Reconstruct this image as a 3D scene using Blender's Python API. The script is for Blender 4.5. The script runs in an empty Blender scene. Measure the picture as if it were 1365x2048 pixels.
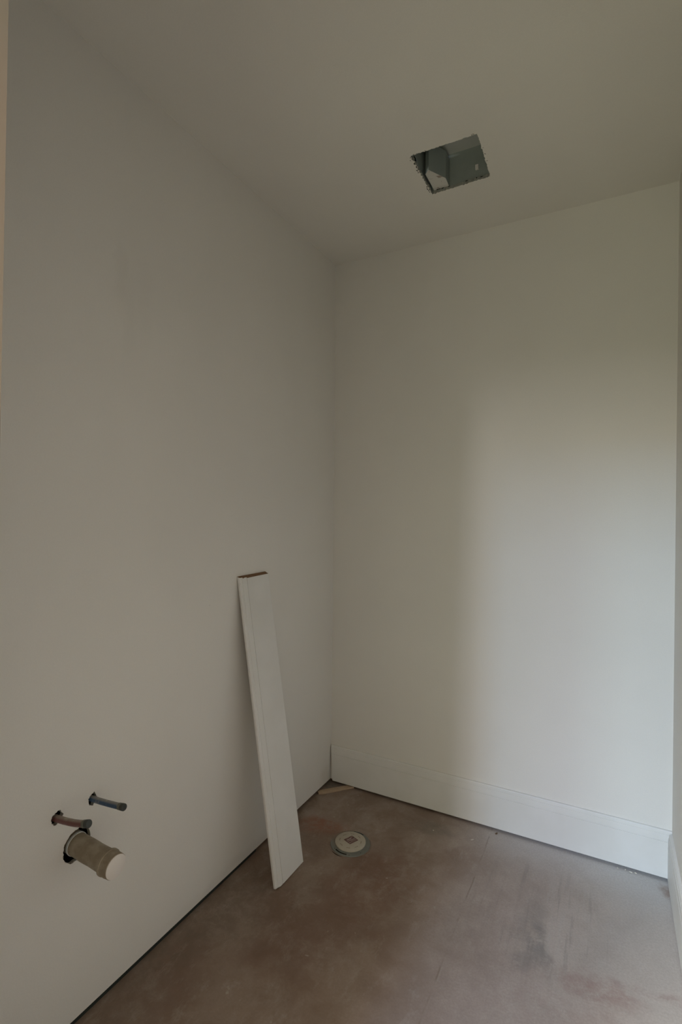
import bpy, bmesh, math, random
from mathutils import Vector, Matrix
from mathutils.geometry import delaunay_2d_cdt

random.seed(7)
S = bpy.context.scene
COL = S.collection
W = 1.531        # room width
H = 2.743        # ceiling height
FW = -2.045       # room face of the front wall (the doorway wall)
FB = -2.15       # hall face of that wall
HY = -3.70       # window wall of the hall
JX = 0.682       # left edge of the doorway
DH = 2.06        # doorway height

# ------------------------------------------------------------------ camera
cam_d = bpy.data.cameras.new('camera')
cam = bpy.data.objects.new('camera', cam_d)
COL.objects.link(cam)
S.camera = cam
cam_d.sensor_fit = 'VERTICAL'
cam_d.sensor_height = 36.0
cam_d.lens = 1019.4 / 2048 * 36.0
cam_d.clip_start = 0.02
yaw, pitch, roll = 0.487775, -0.002213, 0.009995
f = Vector((-math.sin(yaw)*math.cos(pitch), math.cos(yaw)*math.cos(pitch), math.sin(pitch)))
r = Vector((math.cos(yaw), math.sin(yaw), 0))
u = r.cross(f)
r2 = r*math.cos(roll) + u*math.sin(roll)
u2 = -r*math.sin(roll) + u*math.cos(roll)
M3 = Matrix((r2, u2, -f)).transposed()
cam.matrix_world = Matrix.Translation((1.3074, -2.3799, 1.4390)) @ M3.to_4x4()

# ------------------------------------------------------------------ world, lights, exposure
wd = bpy.data.worlds.new('sky')
S.world = wd
wd.use_nodes = True
wd.node_tree.nodes['Background'].inputs[0].default_value = (0.62, 0.78, 1.0, 1)
wd.node_tree.nodes['Background'].inputs[1].default_value = 0.02
S.view_settings.view_transform = 'Standard'
S.view_settings.look = 'None'
S.view_settings.exposure = 0.0
S.view_settings.gamma = 1.0
S.view_settings.use_curve_mapping = False


def area(name, loc, target, sx, sy, power, color):
    d = bpy.data.lights.new(name, 'AREA')
    d.shape = 'RECTANGLE'
    d.size, d.size_y = sx, sy
    d.energy = power
    d.color = color
    o = bpy.data.objects.new(name, d)
    COL.objects.link(o)
    o.location = loc
    o.rotation_euler = (Vector(target) - Vector(loc)).to_track_quat('-Z', 'Y').to_euler()
    return o


# daylight: the strip of open sky seen through the tall glazing of the hall,
# a wider, weaker part of the same sky, the warm hall lamp, and two added fills
area('sky_right', (0.66, -9.0, 5.2), (0.9, 0, 0.5), 0.40, 4.6, 85, (0.55, 0.65, 1.0))
area('sky_middle', (0.25, -9.0, 5.2), (0.9, 0, 0.5), 0.50, 4.6, 275, (0.43, 0.66, 1.0))
area('sky_left', (-0.40, -9.0, 5.2), (0.9, 0, 0.5), 0.80, 4.6, 100, (0.40, 0.50, 1.0))
area('sky_far_left', (-1.20, -9.0, 5.2), (0.9, 0, 0.5), 0.80, 4.6, 240, (0.54, 0.85, 1.0))
area('warm_fill_left', (-2.5, -9.0, 4.6), (0.9, 0, 0.5), 1.0, 3.4, 520, (1.0, 0.97, 0.88))  # warm fill added to brighten the right wall, its source unseen
area('horizon_glow', (0.54, -9.0, 2.4), (0.9, 0, 0.9), 0.40, 1.2, 61, (1.0, 0.98, 0.98))
area('low_fill', (0.8, -3.66, 0.6), (0.8, 0, 0.9), 1.20, 1.0, 15.5, (0.96, 1.0, 0.70))  # fill light added low in the hall to lift the upper walls
area('ceiling_lamp', (0.9, -2.9, 2.70), (0.9, -2.9, 0), 0.9, 0.9, 6, (1.0, 0.35, 0.15))
#LIGHTS_END


# ------------------------------------------------------------------ materials
def mat(name, color, rough=0.6, metal=0.0, spec=0.3):
    m = bpy.data.materials.new(name)
    m.use_nodes = True
    b = m.node_tree.nodes['Principled BSDF']
    b.inputs['Base Color'].default_value = (*color, 1)
    b.inputs['Roughness'].default_value = rough
    b.inputs['Metallic'].default_value = metal
    b.inputs['Specular IOR Level'].default_value = spec
    return m


class NT:
    """small helper to write node graphs"""
    def __init__(s, m):
        s.t = m.node_tree
        s.b = s.t.nodes['Principled BSDF']
        g = s.t.nodes.new('ShaderNodeNewGeometry')
        s.pos = g.outputs['Position']

    def link(s, a, i):
        if hasattr(a, 'is_linked'):
            s.t.links.new(a, i)
        else:
            i.default_value = a

    def math(s, op, a, b=0.0, clamp=False):
        n = s.t.nodes.new('ShaderNodeMath')
        n.operation = op
        n.use_clamp = clamp
        s.link(a, n.inputs[0])
        s.link(b, n.inputs[1])
        return n.outputs[0]

    def mapping(s, vec, loc=(0, 0, 0), rot=(0, 0, 0), scale=(1, 1, 1)):
        n = s.t.nodes.new('ShaderNodeMapping')
        n.inputs['Location'].default_value = loc
        n.inputs['Rotation'].default_value = rot
        n.inputs['Scale'].default_value = scale
        s.t.links.new(vec, n.inputs[0])
        return n.outputs[0]

    def noise(s, vec, scale, detail=4, rough=0.55, dist=0.0, col=False):
        n = s.t.nodes.new('ShaderNodeTexNoise')
        n.inputs['Scale'].default_value = scale
        n.inputs['Detail'].default_value = detail
        n.inputs['Roughness'].default_value = rough
        n.inputs['Distortion'].default_value = dist
        s.t.links.new(vec, n.inputs['Vector'])
        return n.outputs['Color' if col else 'Fac']

    def ramp(s, v, lo, hi, a=0.0, b=1.0):
        n = s.t.nodes.new('ShaderNodeMapRange')
        n.interpolation_type = 'SMOOTHSTEP'
        s.link(v, n.inputs[0])
        for i, x in zip((1, 2, 3, 4), (lo, hi, a, b)):
            n.inputs[i].default_value = x
        return n.outputs[0]

    def mix(s, fac, a, b):
        n = s.t.nodes.new('ShaderNodeMix')
        n.data_type = 'RGBA'
        s.link(fac, n.inputs[0])
        for v, i in ((a, 6), (b, 7)):
            if isinstance(v, tuple):
                n.inputs[i].default_value = (*v, 1)
            else:
                s.t.links.new(v, n.inputs[i])
        return n.outputs[2]

    def bump(s, h, dist=0.001, strength=1.0):
        n = s.t.nodes.new('ShaderNodeBump')
        n.inputs['Distance'].default_value = dist
        n.inputs['Strength'].default_value = strength
        s.t.links.new(h, n.inputs['Height'])
        s.t.links.new(n.outputs[0], s.b.inputs['Normal'])

    def blob(s, vec, c, rad, ang=0.0, soft=0.6):
        """soft elliptic mask around c on a (noise warped) vector"""
        sub = s.t.nodes.new('ShaderNodeVectorMath')
        sub.operation = 'SUBTRACT'
        s.t.links.new(vec, sub.inputs[0])
        sub.inputs[1].default_value = c
        rt = s.mapping(sub.outputs[0], rot=(0, 0, -ang))
        sc = s.mapping(rt, scale=(1/rad[0], 1/rad[1], 1/rad[2]))
        ln = s.t.nodes.new('ShaderNodeVectorMath')
        ln.operation = 'LENGTH'
        s.t.links.new(sc, ln.inputs[0])
        return s.ramp(ln.outputs['Value'], 1-soft, 1+soft, 1.0, 0.0)

    def warp(s, vec, scale, amt, detail=3):
        c = s.noise(vec, scale, detail, col=True)
        a = s.t.nodes.new('ShaderNodeVectorMath')
        a.operation = 'SUBTRACT'
        s.t.links.new(c, a.inputs[0])
        a.inputs[1].default_value = (.5, .5, .5)
        b = s.t.nodes.new('ShaderNodeVectorMath')
        b.operation = 'SCALE'
        s.t.links.new(a.outputs[0], b.inputs[0])
        b.inputs['Scale'].default_value = amt
        d = s.t.nodes.new('ShaderNodeVectorMath')
        d.operation = 'ADD'
        s.t.links.new(vec, d.inputs[0])
        s.t.links.new(b.outputs[0], d.inputs[1])
        return d.outputs[0]


def wall_paint(name, color, marks=()):
    m = mat(name, color, 0.75, 0, 0.2)
    n = NT(m)
    cloud = n.ramp(n.noise(n.pos, 1.7, 3), .3, .7, 0, 1)
    dark = tuple(c*.965 for c in color)
    c = n.mix(cloud, dark, color)
    fine = n.ramp(n.noise(n.pos, 260, 2), .35, .65, 0, .10)
    c = n.mix(fine, c, tuple(x*.80 for x in color))
    for ctr, rad, a, col in marks:
        w = n.warp(n.pos, 9, .09)
        c = n.mix(n.math('MULTIPLY', n.blob(w, ctr, rad, 0, .7), a), c, col)
    n.t.links.new(c, n.b.inputs['Base Color'])
    n.bump(n.noise(n.pos, 190, 3), 0.0006, .35)
    return m


WC = (0.84, 0.806, 0.755)
M_left = wall_paint('left_wall_paint', WC, [
    ((0, -1.345, 2.14), (.1, .018, .09), .10, (.5, .47, .40)),
    ((0, -1.31, 2.03), (.1, .022, .10), .08, (.5, .47, .40)),
    ((0, -1.25, 2.06), (.1, .03, .12), .05, (.5, .47, .40)),
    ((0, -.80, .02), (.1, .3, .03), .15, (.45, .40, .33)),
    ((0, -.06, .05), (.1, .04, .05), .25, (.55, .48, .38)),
    ((0, -1.50, .48), (.1, .10, .08), .05, (.5, .42, .36)),
])
M_wall = wall_paint('wall_paint', WC)
M_ceil = wall_paint('ceiling_paint', (0.79, 0.755, 0.69))
M_trim = mat('trim_primer', (0.80, 0.78, 0.75), .5, 0, .35)
n = NT(M_trim)
n.t.links.new(n.mix(n.ramp(n.noise(n.pos, 6, 4), .35, .7, 0, 1), (.785, .765, .73), (.825, .805, .775)), n.b.inputs['Base Color'])
n.bump(n.noise(n.mapping(n.pos, scale=(1, 1, .4)), 120, 3), .0004, .3)
M_jamb = mat('bare_jamb_board', (.42, .37, .31), .7)
M_mdf = mat('cut_fibreboard', (.24, .135, .075), .9)
n = NT(M_mdf)
n.t.links.new(n.mix(n.noise(n.pos, 150, 3), (.17, .09, .045), (.32, .19, .11)), n.b.inputs['Base Color'])
M_gyp = mat('gypsum_edge', (.50, .48, .42), .95)
M_gypg = mat('grey_gypsum_edge', (.34, .34, .30), .95)
M_dark = mat('dark_cavity', (.02, .022, .018), .95)
M_paper = mat('torn_paper', (.30, .28, .22), .95)


def wood(name, a, b):
    m = mat(name, a, .8)
    n = NT(m)
    v = n.mapping(n.pos, scale=(6, 60, 40))
    n.t.links.new(n.mix(n.noise(v, 2, 5, .6, .4), a, b), n.b.inputs['Base Color'])
    return m


M_gapshade = mat('painted_gap_shade', (.030, .034, .030), .95)  # near-black colour standing in for shade in the wall gap
M_plate = wood('sill_plate_wood', (.12, .08, .05), (.20, .14, .09))
M_shim = wood('shim_wood', (.42, .30, .20), (.52, .40, .28))

# floor: bare, stained concrete slab
M_floor = mat('concrete', (.35, .27, .21), .62, 0, .28)
n = NT(M_floor)
w1 = n.warp(n.pos, 3.2, .16)
w2 = n.warp(n.pos, 11, .05)
big = n.ramp(n.noise(w1, 2.1, 6, .62), .40, .60)
c = n.mix(big, (.245, .162, .115), (.375, .292, .235))
mid = n.ramp(n.noise(w1, 5.2, 7, .68), .44, .64)
c = n.mix(n.math('MULTIPLY', mid, .5), c, (.235, .165, .122))
pale = n.ramp(n.noise(n.mapping(w1, loc=(4, 1, 0)), 4.1, 8, .74), .50, .68)
c = n.mix(n.math('MULTIPLY', pale, .42), c, (.47, .40, .34))
sep = n.t.nodes.new('ShaderNodeSeparateXYZ')
n.t.links.new(n.pos, sep.inputs[0])
X, Y = sep.outputs[0], sep.outputs[1]
sw = n.t.nodes.new('ShaderNodeSeparateXYZ')
n.t.links.new(n.warp(n.pos, 6, .10), sw.inputs[0])
# paint overspray along the back and right walls
ov = n.math('MULTIPLY', n.ramp(sw.outputs[1], -.30, -.02, 0, 1), n.ramp(X, .55, 1.2, .05, 1))
ov2 = n.math('MULTIPLY', n.ramp(sw.outputs[0], 1.20, 1.50, 0, 1), n.ramp(Y, -1.2, -.5, .5, .9))
dust_lit = n.ramp(sw.outputs[0], .50, 1.15, 0, .70)  # pale dust, plus the brightness of the lit side put into the colour
c = n.mix(dust_lit, c, (.60, .515, .46))
mott = n.ramp(n.noise(n.warp(n.pos, 7, .06), 9, 8, .72), .40, .62)
c = n.mix(n.math('MULTIPLY', mott, .22), c, (.30, .235, .195))
mot2 = n.ramp(n.noise(n.mapping(n.pos, loc=(2, 7, 0), rot=(0, 0, .35), scale=(1, .45, 1)), 16, 8, .75), .52, .68)
c = n.mix(n.math('MULTIPLY', mot2, .30), c, (.56, .50, .44))
c = n.mix(n.math('MULTIPLY', ov, .75), c, (.68, .66, .64))
c = n.mix(n.math('MULTIPLY', ov2, .45), c, (.60, .585, .56))
blobs = [
    # centre, radii, angle, amount, colour
    ((.14, -.36, 0), (.11, .06, 1), .3, .75, (.33, .125, .07)),
    ((.47, -.56, 0), (.14, .22, 1), .2, .62, (.215, .118, .075)),
    ((.60, -.50, 0), (.10, .14, 1), 0, .40, (.23, .13, .085)),
    ((.42, -.95, 0), (.20, .10, 1), .5, .42, (.20, .115, .078)),
    ((.25, -.80, 0), (.12, .16, 1), 0, .35, (.17, .12, .08)),
    ((.44, -.34, 0), (.05, .09, 1), .9, .35, (.44, .37, .31)),
    ((.28, -.60, 0), (.05, .16, 1), -.5, .30, (.43, .36, .29)),
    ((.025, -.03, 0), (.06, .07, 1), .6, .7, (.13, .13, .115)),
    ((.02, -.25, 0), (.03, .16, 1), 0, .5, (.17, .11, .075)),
    ((.60, -.15, 0), (.09, .045, 1), .2, .55, (.20, .19, .165)),
    ((.40, -.12, 0), (.14, .05, 1), .1, .35, (.25, .17, .12)),
    ((1.12, -.56, 0), (.030, .10, 1), .25, .55, (.17, .17, .16)),
    ((1.06, -.47, 0), (.05, .16, 1), .0, .28, (.20, .20, .185)),
    ((1.08, -.64, 0), (.05, .03, 1), .3, .40, (.19, .18, .17)),
    ((1.28, -.64, 0), (.10, .05, 1), .0, .48, (.30, .155, .13)),
    ((1.44, -.60, 0), (.12, .018, 1), -.1, .38, (.27, .145, .125)),
    ((1.20, -.78, 0), (.20, .16, 1), .0, .25, (.33, .20, .17)),
    ((.90, -.66, 0), (.10, .16, 1), .2, .22, (.24, .19, .15)),
    ((1.10, -.20, 0), (.20, .14, 1), .0, .25, (.40, .35, .30)),
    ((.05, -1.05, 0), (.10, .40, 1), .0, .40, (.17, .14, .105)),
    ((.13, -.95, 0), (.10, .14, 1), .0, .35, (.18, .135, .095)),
    ((1.50, -.10, 0), (.03, .04, 1), .4, .7, (.27, .16, .11)),
]
for ctr, rad, ang, amt, colr in blobs:
    br = n.ramp(n.noise(w2, 16, 7, .75), .36, .60, .15, 1)
    k = n.math('MULTIPLY', n.math('MULTIPLY', n.blob(w1, ctr, rad, ang, .55), amt), br)
    c = n.mix(k, c, colr)
# scrape marks running towards the door
st = n.noise(n.mapping(n.pos, rot=(0, 0, -.12), scale=(38, 2.2, 1)), 1.0, 4, .6)
stm = n.math('MULTIPLY', n.ramp(st, .52, .75), n.blob(w1, (1.16, -.40, 0), (.22, .26, 1), 0, .6))
c = n.mix(n.math('MULTIPLY', stm, .35), c, (.52, .48, .44))
std = n.math('MULTIPLY', n.ramp(st, .47, .30), n.blob(w1, (1.10, -.42, 0), (.20, .24, 1), 0, .6))
c = n.mix(n.math('MULTIPLY', std, .45), c, (.22, .20, .18))
# saw cut line in the slab, smeared over in places
dx = n.math('ABSOLUTE', n.math('SUBTRACT', n.math('ADD', X, n.math('MULTIPLY', n.math('SUBTRACT', n.noise(n.pos, 7, 3), .5), .010)), .844))
lm = n.math('MULTIPLY', n.ramp(dx, .001, .0038, 1, 0), n.ramp(n.noise(n.mapping(n.pos, loc=(0, .35, 0), scale=(0, 1, 0)), 7, 4), .46, .58, .06, 1))
c = n.mix(n.math('MULTIPLY', lm, .45), c, (.20, .15, .11))
dx2 = n.math('ABSOLUTE', n.math('SUBTRACT', X, .8495))
lm2 = n.math('MULTIPLY', n.ramp(dx2, .001, .004, 1, 0), n.ramp(n.noise(n.mapping(n.pos, loc=(0, .35, 0), scale=(0, 1, 0)), 7, 4), .46, .58, .06, 1))
c = n.mix(n.math('MULTIPLY', lm2, .25), c, (.50, .45, .38))
# pale flecks and fine speckle
vor = n.t.nodes.new('ShaderNodeTexVoronoi')
vor.inputs['Scale'].default_value = 17
n.t.links.new(n.warp(n.pos, 60, .02), vor.inputs['Vector'])
fl = n.math('MULTIPLY', n.ramp(vor.outputs['Distance'], .055, .10, 1, 0), n.ramp(n.noise(n.pos, 7, 2), .50, .62))
c = n.mix(n.math('MULTIPLY', fl, .6), c, (.55, .50, .44))
sp = n.ramp(n.noise(n.pos, 140, 4, .7), .3, .7)
c = n.mix(n.math('MULTIPLY', sp, .22), c, (.20, .15, .115))
n.t.links.new(c, n.b.inputs['Base Color'])
n.t.links.new(n.ramp(mid, 0, 1, .50, .72), n.b.inputs['Roughness'])
hh = n.math('ADD', n.math('MULTIPLY', n.noise(n.pos, 22, 6, .65), 1.0), n.math('MULTIPLY', lm, -.4))
n.bump(hh, .002, .35)

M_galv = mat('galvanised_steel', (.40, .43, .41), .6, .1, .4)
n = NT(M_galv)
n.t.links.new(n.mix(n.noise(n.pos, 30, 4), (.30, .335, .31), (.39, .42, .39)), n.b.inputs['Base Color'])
M_galvlit = mat('lit_housing_top', (.54, .55, .50), .6, 0, .4)  # lighter copy of the steel, light on the top put into its colour
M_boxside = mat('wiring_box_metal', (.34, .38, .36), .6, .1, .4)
M_boxmud = mat('joint_compound', (.62, .60, .55), .9)
n = NT(M_boxmud)
n.t.links.new(n.mix(n.ramp(n.noise(n.pos, 45, 4), .55, .72), (.62, .60, .55), (.32, .27, .22)), n.b.inputs['Base Color'])

M_pvc = mat('overpainted_pipe', (.42, .35, .25), .55, 0, .4)
n = NT(M_pvc)
cc = n.mix(n.ramp(n.noise(n.pos, 28, 4), .35, .7), (.28, .225, .155), (.40, .335, .245))
cc = n.mix(n.ramp(n.noise(n.pos, 90, 4), .60, .72, 0, .6), cc, (.26, .20, .13))
n.t.links.new(cc, n.b.inputs['Base Color'])
M_cap = mat('pale_cap', (.80, .74, .69), .6)
M_white = mat('white_collar', (.70, .70, .66), .6)


def pex(name, colr):
    m = mat(name, colr, .45, 0, .5)
    n = NT(m)
    g = n.t.nodes.new('ShaderNodeNewGeometry')
    sp = n.t.nodes.new('ShaderNodeSeparateXYZ')
    n.t.links.new(g.outputs['Normal'], sp.inputs[0])
    k = n.math('ADD', n.ramp(n.noise(n.pos, 60, 4), .52, .75, 0, .6), n.ramp(sp.outputs[2], .45, 1.0, 0, .6), True)
    n.t.links.new(n.mix(k, colr, (.40, .36, .29)), n.b.inputs['Base Color'])
    return m


M_red = pex('red_tubing', (.17, .062, .055))
M_blue = pex('blue_tubing', (.035, .080, .155))
M_plug = mat('dark_plug', (.055, .06, .055), .5, 0, .5)
M_ring = mat('crimp_ring', (.17, .17, .14), .5, .4, .5)
M_flange = mat('grey_flange', (.22, .225, .20), .55, .3, .5)
n = NT(M_flange)
fc = n.mix(n.noise(n.pos, 40, 4), (.19, .20, .18), (.27, .27, .24))
dust = n.blob(n.warp(n.pos, 30, .03), (.262, -.37, 0), (.045, .075, 1), .3, .4)
fc = n.mix(n.math('MULTIPLY', dust, .8), fc, (.28, .205, .15))
n.t.links.new(fc, n.b.inputs['Base Color'])
M_disc = mat('cream_disc', (.56, .51, .41), .6)
n = NT(M_disc)
n.t.links.new(n.mix(n.noise(n.pos, 35, 4), (.47, .42, .33), (.62, .57, .47)), n.b.inputs['Base Color'])
M_mould = mat('moulded_mark', (.34, .27, .19), .8)
M_label = mat('label_maroon', (.17, .085, .075), .6)
M_labelw = mat('label_pale', (.46, .38, .33), .6)
M_crumb = mat('plaster_crumb', (.66, .62, .55), .9)
M_chip = mat('dark_chip', (.16, .10, .06), .9)
M_red_dot = None


# ------------------------------------------------------------------ builders
def link(name, bm, m, parent=None, kind=None, smooth=False):
    me = bpy.data.meshes.new(name)
    bmesh.ops.recalc_face_normals(bm, faces=bm.faces)
    bm.to_mesh(me)
    bm.free()
    for mm in (m if isinstance(m, (list, tuple)) else [m]):
        me.materials.append(mm)
    if smooth:
        for p in me.polygons:
            p.use_smooth = True
        me.set_sharp_from_angle(angle=math.radians(40))
    o = bpy.data.objects.new(name, me)
    COL.objects.link(o)
    if parent:
        o.parent = parent
        o.matrix_parent_inverse = parent.matrix_basis.inverted()
    if kind:
        o['kind'] = kind
    return o


def thing(name, loc, label, cat, group=None):
    o = bpy.data.objects.new(name, None)
    o.empty_display_size = .05
    COL.objects.link(o)
    o.location = loc
    o['label'] = label
    o['category'] = cat
    if group:
        o['group'] = group
    return o


def tag(o, label, cat, group=None):
    o['label'] = label
    o['category'] = cat
    if group:
        o['group'] = group
    return o


def add_box(bm, x0, x1, y0, y1, z0, z1, mi=0):
    v = [bm.verts.new((x, y, z)) for x in (x0, x1) for y in (y0, y1) for z in (z0, z1)]
    for q in ((0, 1, 3, 2), (4, 6, 7, 5), (0, 4, 5, 1), (2, 3, 7, 6), (0, 2, 6, 4), (1, 5, 7, 3)):
        bm.faces.new([v[i] for i in q]).material_index = mi
    return v


def bxs(name, boxes, m, **k):
    bm = bmesh.new()
    for b in boxes:
        add_box(bm, *b)
    return link(name, bm, m, **k)


def sheet(name, u0, u1, v0, v1, holes, thick, place, m, **k):
    """a sheet with (ragged) holes cut right through; place(u, v, w) -> xyz; w 0 is the room face.
    material 0 face, material 1 the cut edges"""
    pts = [Vector((u0, v0)), Vector((u1, v0)), Vector((u1, v1)), Vector((u0, v1))]
    # extra support points keep triangles reasonable
    edges = [(0, 1), (1, 2), (2, 3), (3, 0)]
    loops = []
    for h in holes:
        s = len(pts)
        pts += [Vector(p) for p in h]
        idx = list(range(s, s+len(h)))
        loops.append(h)
        edges += [(idx[i], idx[(i+1) % len(idx)]) for i in range(len(idx))]
    vs, es, fs, *_ = delaunay_2d_cdt(pts, edges, [], 0, 1e-6)

    def inside(p, poly):
        r_ = False
        for i in range(len(poly)):
            a, b = poly[i], poly[i-1]
            if (a[1] > p[1]) != (b[1] > p[1]) and p[0] < (b[0]-a[0])*(p[1]-a[1])/(b[1]-a[1])+a[0]:
                r_ = not r_
        return r_
    bm = bmesh.new()
    lo = [bm.verts.new(place(v.x, v.y, 0)) for v in vs]
    hi = [bm.verts.new(place(v.x, v.y, thick)) for v in vs]
    used = {}
    for fc_ in fs:
        c_ = sum((vs[i] for i in fc_), Vector((0, 0)))/len(fc_)
        if any(inside(c_, l) for l in loops):
            continue
        bm.faces.new([lo[i] for i in fc_])
        bm.faces.new([hi[i] for i in reversed(fc_)])
        for i in range(len(fc_)):
            e = (fc_[i], fc_[(i+1) % len(fc_)])
            used[e] = 1
    for (a, b) in list(used):
        if (b, a) not in used:
            bm.faces.new((lo[a], lo[b], hi[b], hi[a])).material_index = 1
    bmesh.ops.delete(bm, geom=[v for v in bm.verts if not v.link_faces], context='VERTS')
    return link(name, bm, m, **k)


def tube(bm, pts, radii, seg=24, cap0=True, cap1=True, mi=0):
    rings = []
    for i, p in enumerate(pts):
        p = Vector(p)
        a = Vector(pts[max(i-1, 0)])
        b = Vector(pts[min(i+1, len(pts)-1)])
        t = (b-a)
        if t.length < 1e-9:
            t = Vector((1, 0, 0))
        t.normalize()
        up = Vector((0, 0, 1)) if abs(t.z) < .9 else Vector((0, 1, 0))
        s_ = t.cross(up).normalized()
        v_ = s_.cross(t)
        rr = radii[i] if isinstance(radii, (list, tuple)) else radii
        rings.append([bm.verts.new(p + s_*math.cos(2*math.pi*j/seg)*rr + v_*math.sin(2*math.pi*j/seg)*rr) for j in range(seg)])
    for a, b in zip(rings, rings[1:]):
        for j in range(seg):
            bm.faces.new((a[j], a[(j+1) % seg], b[(j+1) % seg], b[j])).material_index = mi
    if cap0:
        bm.faces.new(rings[0]).material_index = mi
    if cap1:
        bm.faces.new(rings[-1]).material_index = mi


def ragged_circle(cx, cy, rx, ry, n_, jit, seed, bumps=()):
    rd = random.Random(seed)
    out = []
    for i in range(n_):
        a = 2*math.pi*i/n_
        k = 1 + rd.uniform(-jit, jit)
        for (ba, bw, bh) in bumps:
            d_ = (a-ba+math.pi) % (2*math.pi)-math.pi
            k += bh*math.exp(-(d_/bw)**2)
        out.append((cx+rx*k*math.cos(a), cy+ry*k*math.sin(a)))
    return out


# ------------------------------------------------------------------ the shell
# floor slab (runs on into the hall)
bxs('floor', [(-1.6, 2.4, HY-.15, .25, -.12, 0)], M_floor, kind='structure')

# ceiling with the ragged cut-out for the fan
HX0, HX1, HY0, HY1 = .644, .886, -.612, -.360
rd = random.Random(3)
hole = []
def edge_pts(a, b, n_, amp):
    out = []
    for i in range(n_):
        t = i/n_
        j = rd.uniform(-amp, amp) if i else rd.uniform(-amp/2, amp/2)
        x = a[0]+(b[0]-a[0])*t
        y = a[1]+(b[1]-a[1])*t
        if abs(a[0]-b[0]) > abs(a[1]-b[1]):
            y += j
        else:
            x += j
        out.append((x, y))
    return out
hole += edge_pts((HX0, HY0), (HX1, HY0), 46, .0024)
hole += edge_pts((HX1, HY0), (HX1-.006, HY1-.004), 30, .0016)
hole += edge_pts((HX1-.006, HY1-.004), (HX0, HY1+.004), 44, .0026)
hole += edge_pts((HX0, HY1+.004), (HX0, HY0), 46, .0038)
ceil = sheet('ceiling', -.10, W+.10, FB, .10, [hole], .0127, lambda a, b, w: (a, b, H+w), [M_ceil, M_gypg], kind='structure')
bxs('attic_floor', [(-.10, W+.10, FB, .10, H+.36, H+.40)], M_dark, parent=ceil, kind='structure')

# left wall: drywall held 12 mm above the slab, sill plate and closed cavity behind
h_pvc = ragged_circle(-1.467, .503, .0405, .0415, 44, .035, 5, [(.9, .22, .22), (4.2, .5, .16), (3.6, .2, .10)])
h_red = ragged_circle(-1.526, .607, .0165, .0150, 30, .12, 6, [(1.2, .35, .25), (4.4, .4, .2)])
h_blue = ragged_circle(-1.4205, .6045, .0135, .0150, 30, .12, 8, [(1.2, .4, .3), (4.6, .4, .2)])
wl = sheet('wall_left', FB, 0.0, .015, H, [h_pvc, h_red, h_blue], -.0127, lambda a, b, w: (w, a, b), [M_left, M_gyp], kind='structure')
bxs('cavity_back', [(-.13, -.115, FB, .10, 0, H)], M_dark, parent=wl, kind='structure')
bxs('sill_plate', [(-.115, -.034, FB, -.62, 0, .040), (-.115, -.013, -.62, -.002, 0, .040)], M_plate, parent=wl, kind='structure')
bxs('gap_shade_strip', [(-.034, -.003, FB, -.645, 0, .0095)], M_gapshade, parent=wl, kind='structure')  # dark strip added as the shade in the gap under the drywall

# back wall
wb = bxs('wall_back', [(-.0127, W, 0, .0127, .012, H)], M_wall, kind='structure')
bxs('cavity_back', [(-.13, W+.13, .10, .115, 0, H+.4)], M_dark, parent=wb, kind='structure')
bxs('sill_plate', [(-.02, W+.1, .0128, .10, 0, .040)], M_plate, parent=wb, kind='structure')
# right wall
wr = bxs('wall_right', [(W, W+.0127, FB, .0127, .003, H)], M_wall, kind='structure')
bxs('cavity_back', [(W+.0128, W+.13, FB, .10, 0, H)], M_dark, parent=wr, kind='structure')
# front wall with the doorway
DR = 1.462
bxs('wall_front', [(-.0, JX-.05, FB, FW, 0, H), (DR+.018, W, FB, FW, 0, H), (JX-.05, DR+.018, FB, FW, DH+.018, H)], M_wall, kind='structure')
# door lining and casing
dl = bpy.data.objects.new('door_1', None)
COL.objects.link(dl)
dl.location = (JX, FW, 0)
dl['kind'] = 'structure'
bm = bmesh.new()
LT = .012      # the lining stands slightly out of plumb
v = add_box(bm, JX-.05, JX, FB, FW+.001, 0, DH)
for p in v:
    if p.co.x > JX-.01:
        p.co.x += (p.co.z-1.55)*.019
link('jamb', bm, M_jamb, parent=dl)
bxs('jamb', [(DR, DR+.018, FB, FW+.001, 0, DH)], M_trim, parent=dl)
bxs('head', [(JX-.05, DR+.018, FB, FW+.001, DH, DH+.018)], M_trim, parent=dl)

# hall beyond the doorway
bxs('wall_hall_left', [(-1.6, -1.48, HY, FB, 0, H)], M_wall, kind='structure')
bxs('wall_hall_right', [(1.86, 1.98, HY, FB, 0, H)], M_wall, kind='structure')
bxs('wall_hall_side', [(-1.48, -.0, FB, FW, 0, H), (W, 1.86, FB, FW, 0, H)], M_wall, kind='structure')
bxs('ceiling_hall', [(-1.6, 1.98, HY-.12, FB, H, H+.05)], M_ceil, kind='structure')
GX0, GX1, GZ1 = -.95, 1.55, 2.69
bxs('wall_hall_far', [(-1.6, GX0, HY-.12, HY, 0, H), (GX1, 1.98, HY-.12, HY, 0, H), (GX0, GX1, HY-.12, HY, GZ1, H)], M_wall, kind='structure')

# ------------------------------------------------------------------ baseboards
PROF = [(0, 0), (.0145, 0), (.0145, .141), (.0122, .1416), (.0122, .1432), (.0141, .1446), (.0139, .156),
        (.0131, .164), (.0126, .169), (.0112, .1696), (.0112, .1712), (.0106, .179), (.0075, .1838), (0, .1840)]



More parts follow.
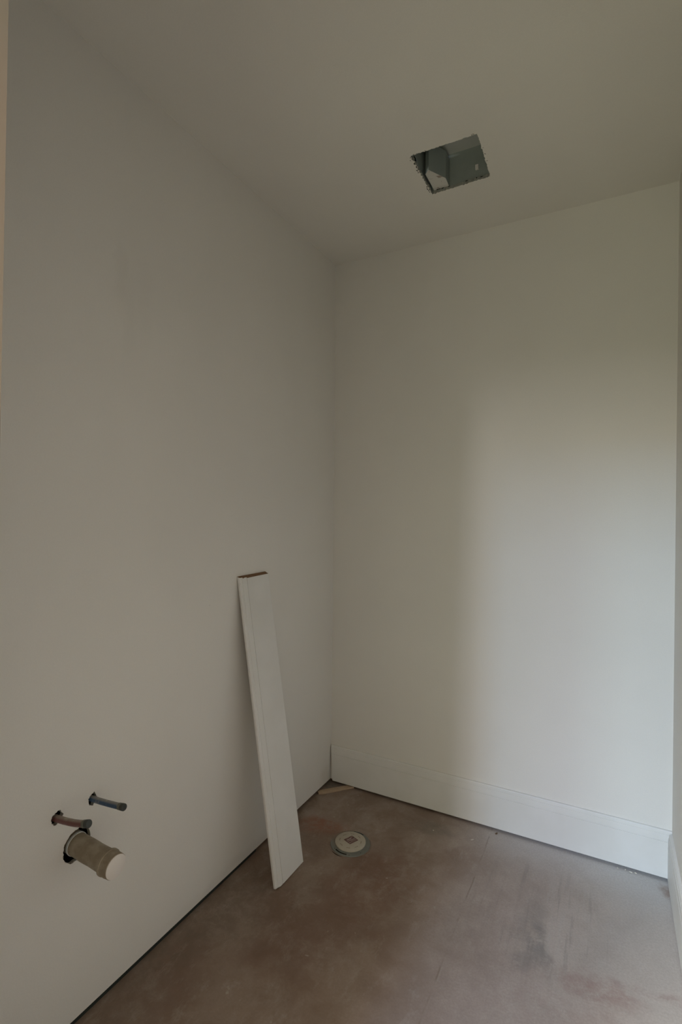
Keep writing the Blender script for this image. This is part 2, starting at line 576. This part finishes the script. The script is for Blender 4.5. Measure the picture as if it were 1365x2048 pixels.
def moulding(bm, L, skew0=0.0, rag=0.0):
    """baseboard length along local x 0..L, thickness y, height z; material 0 paint, 1 cut ends"""
    a = [bm.verts.new((skew0*(1-z/.184), t, z)) for t, z in PROF]
    b = [bm.verts.new((L, t, z)) for t, z in PROF]
    for i in range(len(PROF)):
        j = (i+1) % len(PROF)
        bm.faces.new((a[i], a[j], b[j], b[i]))
    bm.faces.new(a).material_index = 1
    bm.faces.new(b).material_index = 1


bm = bmesh.new()
moulding(bm, W-.0050, .012)
bmesh.ops.transform(bm, matrix=Matrix.Translation((.0045, 0, .012)) @ Matrix.Scale(-1, 4, (0, 1, 0)), verts=bm.verts)
link('baseboard_back', bm, [M_trim, M_mdf], kind='structure')
bm = bmesh.new()
moulding(bm, abs(FW)-.015)
# x -> -y, thickness -> -x
Mx = Matrix(((0, -1, 0, W), (-1, 0, 0, -.0150), (0, 0, 1, .004), (0, 0, 0, 1)))
bmesh.ops.transform(bm, matrix=Mx, verts=bm.verts)
link('baseboard_right', bm, [M_trim, M_mdf], kind='structure')

# ------------------------------------------------------------------ leaning baseboard offcut
# local frame: x up along the board, y thickness (towards the room), z across the width
lean = thing('baseboard_offcut', (.2, -.70, 0), 'white primed moulded baseboard offcut leaning upright against the left wall, bare brown cut top edge', 'board')
BL = 1.192
bm = bmesh.new()
# rows along the length so the cut bottom can be chipped
rows = [0, .004, .3, .6, .9, BL]
grid = []
for xi, xx in enumerate(rows):
    row = []
    for t, z in PROF:
        x_ = xx
        if xi <= 0 and z > .155:
            x_ = .006*(z-.155)/.03
        if xi == len(rows)-1 and z > .14:
            x_ -= .004*math.sin(z*260)**2
        if xi == len(rows)-1:
            x_ -= t*.72                     # the top was cut on a slant
        row.append(bm.verts.new((x_, t, z)))
    grid.append(row)
for a, b in zip(grid, grid[1:]):
    for i in range(len(PROF)):
        j = (i+1) % len(PROF)
        bm.faces.new((a[i], a[j], b[j], b[i]))
bm.faces.new(grid[0]).material_index = 1
bm.faces.new(grid[-1]).material_index = 1
# corners: moulded edge (z=.184) is at y=-.79, square edge at y=-.606
P_bot = Vector((.192, -.606, .0005))     # back, square edge, bottom
P_top = Vector((.0012, -.606, 1.176))
up_ = (P_top-P_bot).normalized()
wd_ = Vector((-.012, -1, 0)).normalized()
wd_ = (wd_ - up_*wd_.dot(up_)).normalized()
nr_ = up_.cross(wd_)
if nr_.x < 0:
    nr_ = -nr_
Mb = Matrix.Translation(P_bot) @ Matrix((up_, nr_, wd_)).transposed().to_4x4()
bmesh.ops.transform(bm, matrix=Mb, verts=bm.verts)
mn = min(v.co.z for v in bm.verts)
for v in bm.verts:
    v.co.z -= mn - .0003
mnx = min(v.co.x for v in bm.verts)
for v in bm.verts:
    v.co.x -= mnx - .0006
link('board', bm, [M_trim, M_mdf], parent=lean)
bpy.context.view_layer.update()


# ------------------------------------------------------------------ pipes
def fuzz(bm, loop, place, rd, k=1.0):
    """torn paper tufts around a hole"""
    n_ = len(loop)
    cx = sum(p[0] for p in loop)/n_
    cy = sum(p[1] for p in loop)/n_
    for i in range(n_):
        if rd.random() < .45:
            continue
        a, b = loop[i], loop[(i+1) % n_]
        m_ = ((a[0]+b[0])/2, (a[1]+b[1])/2)
        L = rd.uniform(.0015, .004)*k
        d = Vector((cx-m_[0], cy-m_[1])).normalized()
        tip = (m_[0]+d.x*L, m_[1]+d.y*L)
        bm.faces.new([bm.verts.new(place(*a, -.0002)), bm.verts.new(place(*b, -.0002)), bm.verts.new(place(*tip, .002))])


wp = lambda a, b, w: (-w, a, b)
rdz = random.Random(11)
bm = bmesh.new()
for h_ in (h_pvc, h_red, h_blue):
    fuzz(bm, h_, wp, rdz)
o = link('torn_paper_edge', bm, M_paper, parent=wl, kind='stuff')

dp = thing('drain_stub', (0, -1.466, .503), 'thick tan painted drain pipe stub with pale round cap, sticking out of left wall', 'pipe')
A = Vector((-.10, -1.466, .508))
E_ = Vector((.162, -1.468, .494))
D = (E_-A).normalized()
at = lambda x: A + D*((x-A.x)/D.x)
bm = bmesh.new()
ps, rs = [], []
for i in range(14):
    x = -.10+.232*i/13
    ps.append(at(x))
    rs.append(.0295 + .0004*math.sin(i*1.7))
tube(bm, ps, rs, 40)
link('pipe', bm, M_pvc, parent=dp, smooth=True)
bm = bmesh.new()
xs = [.126, .127, .1285, .134, .135, .150, .1530, .1600, .1612]
rr = [.0300, .0315, .0335, .0335, .0318, .0318, .0322, .0318, .0306]
tube(bm, [at(x) for x in xs], rr, 40)
for v in bm.verts:     # lumpy overpainted rim
    q = v.co - at(v.co.x)
    a = math.atan2(q.z, q.y)
    if v.co.x < .150:
        v.co += q*(.045*max(0, math.sin(a*2.0+.6))**3)
link('cap', bm, M_pvc, parent=dp, smooth=True)
bm = bmesh.new()
tube(bm, [at(.1605), at(.1622), at(.1628)], [.0306, .0306, .0298], 40)
link('cap_face', bm, M_cap, parent=dp, smooth=True)['label'] = 'pale round end of the cap'
bm = bmesh.new()
tube(bm, [at(-.006), at(-.0015), at(.0008), at(.0012)], [.0308, .0311, .0308, .0296], 40, cap0=False, cap1=False)
link('collar', bm, M_white, parent=dp, smooth=True)['label'] = 'thin white collar at the wall'


def supply(name, label, m, path, rad, group=None):
    t = thing(name, path[1], label, 'pipe')
    n_ = 16
    pts = []
    P0, P1, P2, P3 = [Vector(p) for p in path]
    for i in range(n_+1):
        s = i/n_
        pts.append(P0*(1-s)**3+P1*3*s*(1-s)**2+P2*3*s*s*(1-s)+P3*s**3)
    bm = bmesh.new()
    tube(bm, pts, rad, 20)
    link('tube', bm, m, parent=t, smooth=True)
    d = (pts[-1]-pts[-2]).normalized()
    e = pts[-1]
    bm = bmesh.new()
    tube(bm, [e-d*.018, e-d*.017, e-d*.011, e-d*.010], [rad*1.0, rad*1.12, rad*1.12, rad*1.0], 20, False, False)
    link('crimp_ring', bm, M_ring, parent=t, smooth=True)
    bm = bmesh.new()
    tube(bm, [e-d*.009, e-d*.008, e+d*.0015, e+d*.0028, e+d*.0028, e+d*.0008], [rad*1.0, rad*1.16, rad*1.16, rad*1.05, rad*.72, rad*.66], 20)
    link('end_plug', bm, M_plug, parent=t, smooth=True)
    return t


supply('water_supply_stub', 'red water supply tube with dark plugged end, above the drain pipe stub', M_red,
       [(-.09, -1.528, .604), (-.02, -1.528, .603), (.06, -1.527, .607), (.122, -1.521, .6245)], .0088)
supply('water_supply_stub', 'blue water supply tube with dark plugged end, right of the red tube', M_blue,
       [(-.09, -1.4205, .604), (-.02, -1.4205, .603), (.06, -1.420, .609), (.128, -1.418, .6165)], .0083)

# ------------------------------------------------------------------ toilet flange
FC = Vector((.325, -.410, 0))
fl = thing('toilet_flange', FC, 'round grey toilet flange in the concrete floor, cream cover disc with small maroon label', 'flange')


def arc_slot(r0, r1, a0, a1, n_=10):
    o_ = [(FC.x+r0*math.cos(a0+(a1-a0)*i/n_), FC.y+r0*math.sin(a0+(a1-a0)*i/n_)) for i in range(n_+1)]
    o_ += [(FC.x+r1*math.cos(a1-(a1-a0)*i/n_), FC.y+r1*math.sin(a1-(a1-a0)*i/n_)) for i in range(n_+1)]
    return o_


R = math.radians
slots = [arc_slot(.0705, .0785, R(240), R(284)), arc_slot(.0785, .0830, R(72), R(106)), arc_slot(.0725, .0765, R(330), R(333), 2),
         arc_slot(.0745, .0785, R(233.5), R(236.5), 2), arc_slot(.0745, .0785, R(291), R(294), 2)]


def disc_sheet(R_, holes, z0, z1, name, m, parent, n_=72, bev=.0015):
    pts = [Vector((FC.x+R_*math.cos(2*math.pi*i/n_), FC.y+R_*math.sin(2*math.pi*i/n_))) for i in range(n_)]
    edges = [(i, (i+1) % n_) for i in range(n_)]
    for h in holes:
        s = len(pts)
        pts += [Vector(p) for p in h]
        edges += [(s+i, s+(i+1) % len(h)) for i in range(len(h))]
    vs, es, fs, *_ = delaunay_2d_cdt(pts, edges, [], 0, 1e-7)

    def inside(p, poly):
        r_ = False
        for i in range(len(poly)):
            a, b = poly[i], poly[i-1]
            if (a[1] > p[1]) != (b[1] > p[1]) and p[0] < (b[0]-a[0])*(p[1]-a[1])/(b[1]-a[1])+a[0]:
                r_ = not r_
        return r_
    bm = bmesh.new()
    tp = [bm.verts.new((v.x, v.y, z1)) for v in vs]
    bt = [bm.verts.new((FC.x+(v.x-FC.x)*(1+bev/R_), FC.y+(v.y-FC.y)*(1+bev/R_), z0)) for v in vs]
    used = {}
    for f_ in fs:
        c_ = sum((vs[i] for i in f_), Vector((0, 0)))/len(f_)
        if any(inside(c_, h) for h in holes) or (c_-FC.xy).length > R_:
            continue
        bm.faces.new([tp[i] for i in f_])
        for i in range(len(f_)):
            used[(f_[i], f_[(i+1) % len(f_)])] = 1
    for (a, b) in list(used):
        if (b, a) not in used:
            bm.faces.new((tp[a], tp[b], bt[b], bt[a]))
    bmesh.ops.delete(bm, geom=[v for v in bm.verts if not v.link_faces], context='VERTS')
    return link(name, bm, m, parent=parent)


disc_sheet(.0850, slots, .0006, .0030, 'flange_ring', M_flange, fl)
bm = bmesh.new()
tube(bm, [FC+Vector((0, 0, .0010)), FC+Vector((0, 0, .0022))], [.0838, .0838], 64)
link('slot_recess', bm, M_dark, parent=fl)['label'] = 'black recess below the slots'
# dark gap in the concrete at the near side
bm = bmesh.new()
g = arc_slot(.0905, .0945, R(236), R(276), 12)
for zz in (0.0004,):
    n2 = len(g)//2
    outer = g[:n2]
    inner = g[n2:][::-1]
    for i in range(n2-1):
        k0 = math.sin(math.pi*i/(n2-1))
        k1 = math.sin(math.pi*(i+1)/(n2-1))
        q = []
        for (pa, pb, k_) in ((outer[i], inner[i], k0), (outer[i+1], inner[i+1], k1)):
            mx, my = (pa[0]+pb[0])/2, (pa[1]+pb[1])/2
            q.append(((mx+(pa[0]-mx)*k_, my+(pa[1]-my)*k_), (mx+(pb[0]-mx)*k_, my+(pb[1]-my)*k_)))
        vv = [bm.verts.new((*p, zz)) for p in (q[0][0], q[1][0], q[1][1], q[0][1])]
        bm.faces.new(vv)
bmesh.ops.remove_doubles(bm, verts=bm.verts, dist=1e-6)
link('concrete_gap', bm, M_dark, parent=fl)
# raised lip of smeared concrete on the right
bm = bmesh.new()
tube(bm, [FC+Vector((math.cos(R(a))*.0895, math.sin(R(a))*.0895, .0008)) for a in range(-60, 50, 5)],
     [.0004+.0016*math.sin(math.pi*i/21) for i in range(22)], 8)
link('concrete_lip', bm, M_floor, parent=fl, smooth=True)

bm = bmesh.new()
DC = FC+Vector((-.003, .005, 0))
tube(bm, [DC+Vector((0, 0, z)) for z in (.0030, .0034, .0082, .0092)], [.0640, .0662, .0662, .0645], 64)
disc = link('cover_disc', bm, M_disc, parent=fl, smooth=True)
disc['label'] = 'cream plastic cover disc'
# moulded marks round the disc
bm = bmesh.new()
for a in (15, 60, 105, 150, 195, 240, 285, 330):
    for k_ in range(-2, 3):
        aa = R(a+k_*4.2)
        c_ = DC+Vector((math.cos(aa)*.047, math.sin(aa)*.047, .00945))
        e1 = Vector((math.cos(aa), math.sin(aa), 0))
        e2 = Vector((-math.sin(aa), math.cos(aa), 0))
        hgt = (.0022, .003, .0018, .003, .0024)[k_+2]
        vv = [bm.verts.new(c_+e1*s1*hgt+e2*s2*.0011) for s1, s2 in ((-1, -1), (1, -1), (1, 1), (-1, 1))]
        bm.faces.new(vv)
link('moulded_marks', bm, M_mould, parent=disc, kind='stuff')
# label sticker
bm = bmesh.new()
lc = Vector((.3215, -.3985, .0095))
ax = Vector((.0385, -.0150, 0))*.5
ay = Vector((.0200, .0420, 0))*.5


def quad(bm, u0, u1, v0, v1, z, mi):
    vv = [bm.verts.new(lc+ax*a+ay*b+Vector((0, 0, z))) for a, b in ((u0, v0), (u1, v0), (u1, v1), (u0, v1))]
    bm.faces.new(vv).material_index = mi


quad(bm, -1, 1, -1, 1, 0, 0)
for (u0, u1, v0, v1) in ((-.55, -.25, -.7, .35), (-.05, .12, -.85, .85), (.30, .42, -.3, .8), (.62, .70, -.9, .9),
                         (-.92, -.85, -.5, .2), (-.75, -.6, .35, .9), (.45, .55, -.9, -.5)):
    quad(bm, u0, u1, v0, v1, .0002, 1)
link('label', bm, [M_label, M_labelw], parent=disc)['label'] = 'maroon paper label with pale unreadable print'

# ------------------------------------------------------------------ fan housing in the ceiling
fh = thing('fan_housing', (.765, -.486, H), 'grey metal bathroom fan housing inside the ragged square ceiling hole', 'fan housing')
hx0, hx1, hy0, hy1 = HX0-.003, HX1+.004, HY0-.004, HY1+.005
zt = H+.142
z0 = H+.0135
bm = bmesh.new()


def wq(*p, mi=0):
    bm.faces.new([bm.verts.new(q) for q in p]).material_index = mi


wq((hx0, hy1, z0), (hx1, hy1, z0), (hx1, hy1, zt), (hx0, hy1, zt))
link('side_panel', bm, M_galv, parent=fh)
bm = bmesh.new()
wq((hx1, hy0, z0), (hx1, hy1, z0), (hx1, hy1, zt), (hx1, hy0, zt))
link('side_panel', bm, M_galv, parent=fh)
bm = bmesh.new()
wq((hx0, hy0, z0), (hx1, hy0, z0), (hx1, hy0, zt), (hx0, hy0, zt))
link('side_panel', bm, M_galv, parent=fh)
# left side panel with an open slot
sheet('side_panel', hy0, hy1, z0, zt, [[(-.575, H+.032), (-.545, H+.034), (-.522, H+.016), (-.560, H+.012)]], .0008,
      lambda a, b, w: (hx0-w, a, b), [M_galv, M_galv], parent=fh)
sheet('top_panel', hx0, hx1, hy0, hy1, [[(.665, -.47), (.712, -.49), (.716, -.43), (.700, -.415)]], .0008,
      lambda a, b, w: (a, b, zt+w), [M_galvlit, M_galv], parent=fh)
# rolled seam on the far side and along the far wall
bxs('seam', [(.7155, .7180, hy1-.0025, hy1-.0002, H+.012, H+.128)], M_galv, parent=fh)
# wiring box in the corner
foot = [(hx0+.0115, -.470), (.672, -.489), (.7165, -.412), (.7145, hy1-.001), (hx0+.0115, hy1-.001)]
bm = bmesh.new()
lo = [bm.verts.new((x, y, H+.0140)) for x, y in foot]
hi = [bm.verts.new((x, y, H+.122)) for x, y in foot]
bm.faces.new(lo).material_index = 1
bm.faces.new(hi)
for i in range(5):
    bm.faces.new((lo[i], lo[(i+1) % 5], hi[(i+1) % 5], hi[i]))
wbx = link('wiring_box', bm, [M_boxside, M_boxmud], parent=fh)
wbx['label'] = 'corner wiring box with pale plaster-smeared underside'
bxs('mounting_tab', [(.822, .834, hy1-.014, hy1-.0005, H+.046, H+.060), (.8225, .8335, hy1-.0145, hy1-.012, H+.040, H+.050)], M_cap, parent=fh)['label'] = 'small pale plastic tab'
# ragged paper and dark nicks round the cut-out
bm = bmesh.new()
fuzz(bm, hole, lambda a, b, w: (a, b, H+w*.5), random.Random(5), .8)
link('torn_paper_edge', bm, M_ceil, parent=ceil, kind='stuff')
bm = bmesh.new()
rd = random.Random(21)


def nick(x, y, L, wdt, ang, z=H-.0003):
    d = Vector((math.cos(ang), math.sin(ang)))*L/2
    e = Vector((-math.sin(ang), math.cos(ang)))*wdt/2
    pts = [(x-d.x, y-d.y), (x-d.x*.2+e.x, y-d.y*.2+e.y), (x+d.x, y+d.y), (x+d.x*.1-e.x, y+d.y*.1-e.y)]
    bm.faces.new([bm.verts.new((a, b, z)) for a, b in pts])


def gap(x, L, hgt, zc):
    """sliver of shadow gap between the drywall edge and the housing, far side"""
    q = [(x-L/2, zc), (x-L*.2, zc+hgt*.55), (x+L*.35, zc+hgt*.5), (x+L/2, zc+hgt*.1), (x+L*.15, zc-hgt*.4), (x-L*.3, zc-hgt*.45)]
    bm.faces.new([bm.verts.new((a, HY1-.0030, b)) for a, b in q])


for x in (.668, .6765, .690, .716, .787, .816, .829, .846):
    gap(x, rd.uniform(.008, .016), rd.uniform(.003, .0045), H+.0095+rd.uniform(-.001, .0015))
for y in (-.378, -.388, -.400, -.414, -.512, -.525, -.545, -.566):
    nick(HX0-.003+rd.uniform(-.004, .002), y, rd.uniform(.008, .018), .0045, 1.57+rd.uniform(-.5, .5))
for x, y in ((.868, -.6155), (.874, -.617), (.655, -.6145), (.668, -.6135), (.70, -.614), (.889, -.50), (.889, -.535), (.887, -.46), (.635, -.59), (.640, -.604)):
    nick(x, y, rd.uniform(.005, .011), .0028, rd.uniform(0, 3))
link('paper_nicks', bm, M_dark, parent=ceil, kind='stuff')

# ------------------------------------------------------------------ shim, crumbs, chip
bm = bmesh.new()
a = Vector((-.004, -.140, 0))
b = Vector((.122, .004, 0))
d = (b-a).normalized()
e = Vector((-d.y, d.x, 0))
wdh = .025
pr = []
for t_, th in ((0, .0100), (.08, .0112), (.5, .0104), (1, .0080)):
    c_ = a+(b-a)*t_
    k_ = wdh*(1 if t_ else .62)
    pr.append([bm.verts.new(c_+e*s_*k_/2*1.0+Vector((0, 0, z_))) for s_, z_ in ((-1, .0004), (1, .0004), (1, th), (-1, th))])
for p, q in zip(pr, pr[1:]):
    for i in range(4):
        bm.faces.new((p[i], p[(i+1) % 4], q[(i+1) % 4], q[i]))
bm.faces.new(pr[0])
bm.faces.new(pr[-1])
for v in bm.verts:
    v.co.x += .010
    v.co.y -= .004
sh = link('wood_shim', bm, M_shim)
tag(sh, 'thin tan wood shim on the floor in the corner, tucked under the back baseboard', 'shim')


def crumb(name, m, x, y, sx, sy, sz, seed, label, cat, group=None):
    rd = random.Random(seed)
    bm = bmesh.new()
    bmesh.ops.create_icosphere(bm, subdivisions=1, radius=1)
    for v in bm.verts:
        v.co = Vector((v.co.x*sx*rd.uniform(.7, 1.2), v.co.y*sy*rd.uniform(.7, 1.2), v.co.z*sz))
    mn = min(v.co.z for v in bm.verts)
    a_ = rd.uniform(0, 3)
    for v in bm.verts:
        v.co = Matrix.Rotation(a_, 3, 'Z') @ v.co
        v.co += Vector((x, y, -mn+.0002))
    o = link(name, bm, m)
    return tag(o, label, cat, group)


crumb('floor_chip', M_chip, .868, -.034, .010, .0045, .0025, 2, 'small dark brown chip on the floor below the middle of the back baseboard', 'chip')
crumb('plaster_crumb', M_crumb, .782, -.129, .010, .0035, .0012, 3, 'thin white plaster crumb on the floor left of the dark chip', 'crumb')
crumb('plaster_crumb', M_crumb, .612, -.150, .0045, .0035, .002, 4, 'tiny white plaster crumb on the grey floor stain right of the flange', 'crumb')
for i, (x, y, s_) in enumerate(((1.345, -.026, .006), (1.372, -.022, .0045), (1.392, -.027, .007), (1.408, -.024, .005))):
    crumb('plaster_crumb', M_crumb, x, y, s_, s_*.5, .003, 30+i, ('first', 'second', 'third', 'last')[i] + ' from left of the white crumbs under the right end of the back baseboard', 'crumb', 'plaster crumbs under the right end of the back baseboard')
# nail pop on the left wall, plaster lumps at its foot
bxs('nail_head', [(.0, .0006, -.9445, -.9415, 1.0835, 1.0865)], M_cap, parent=wl)
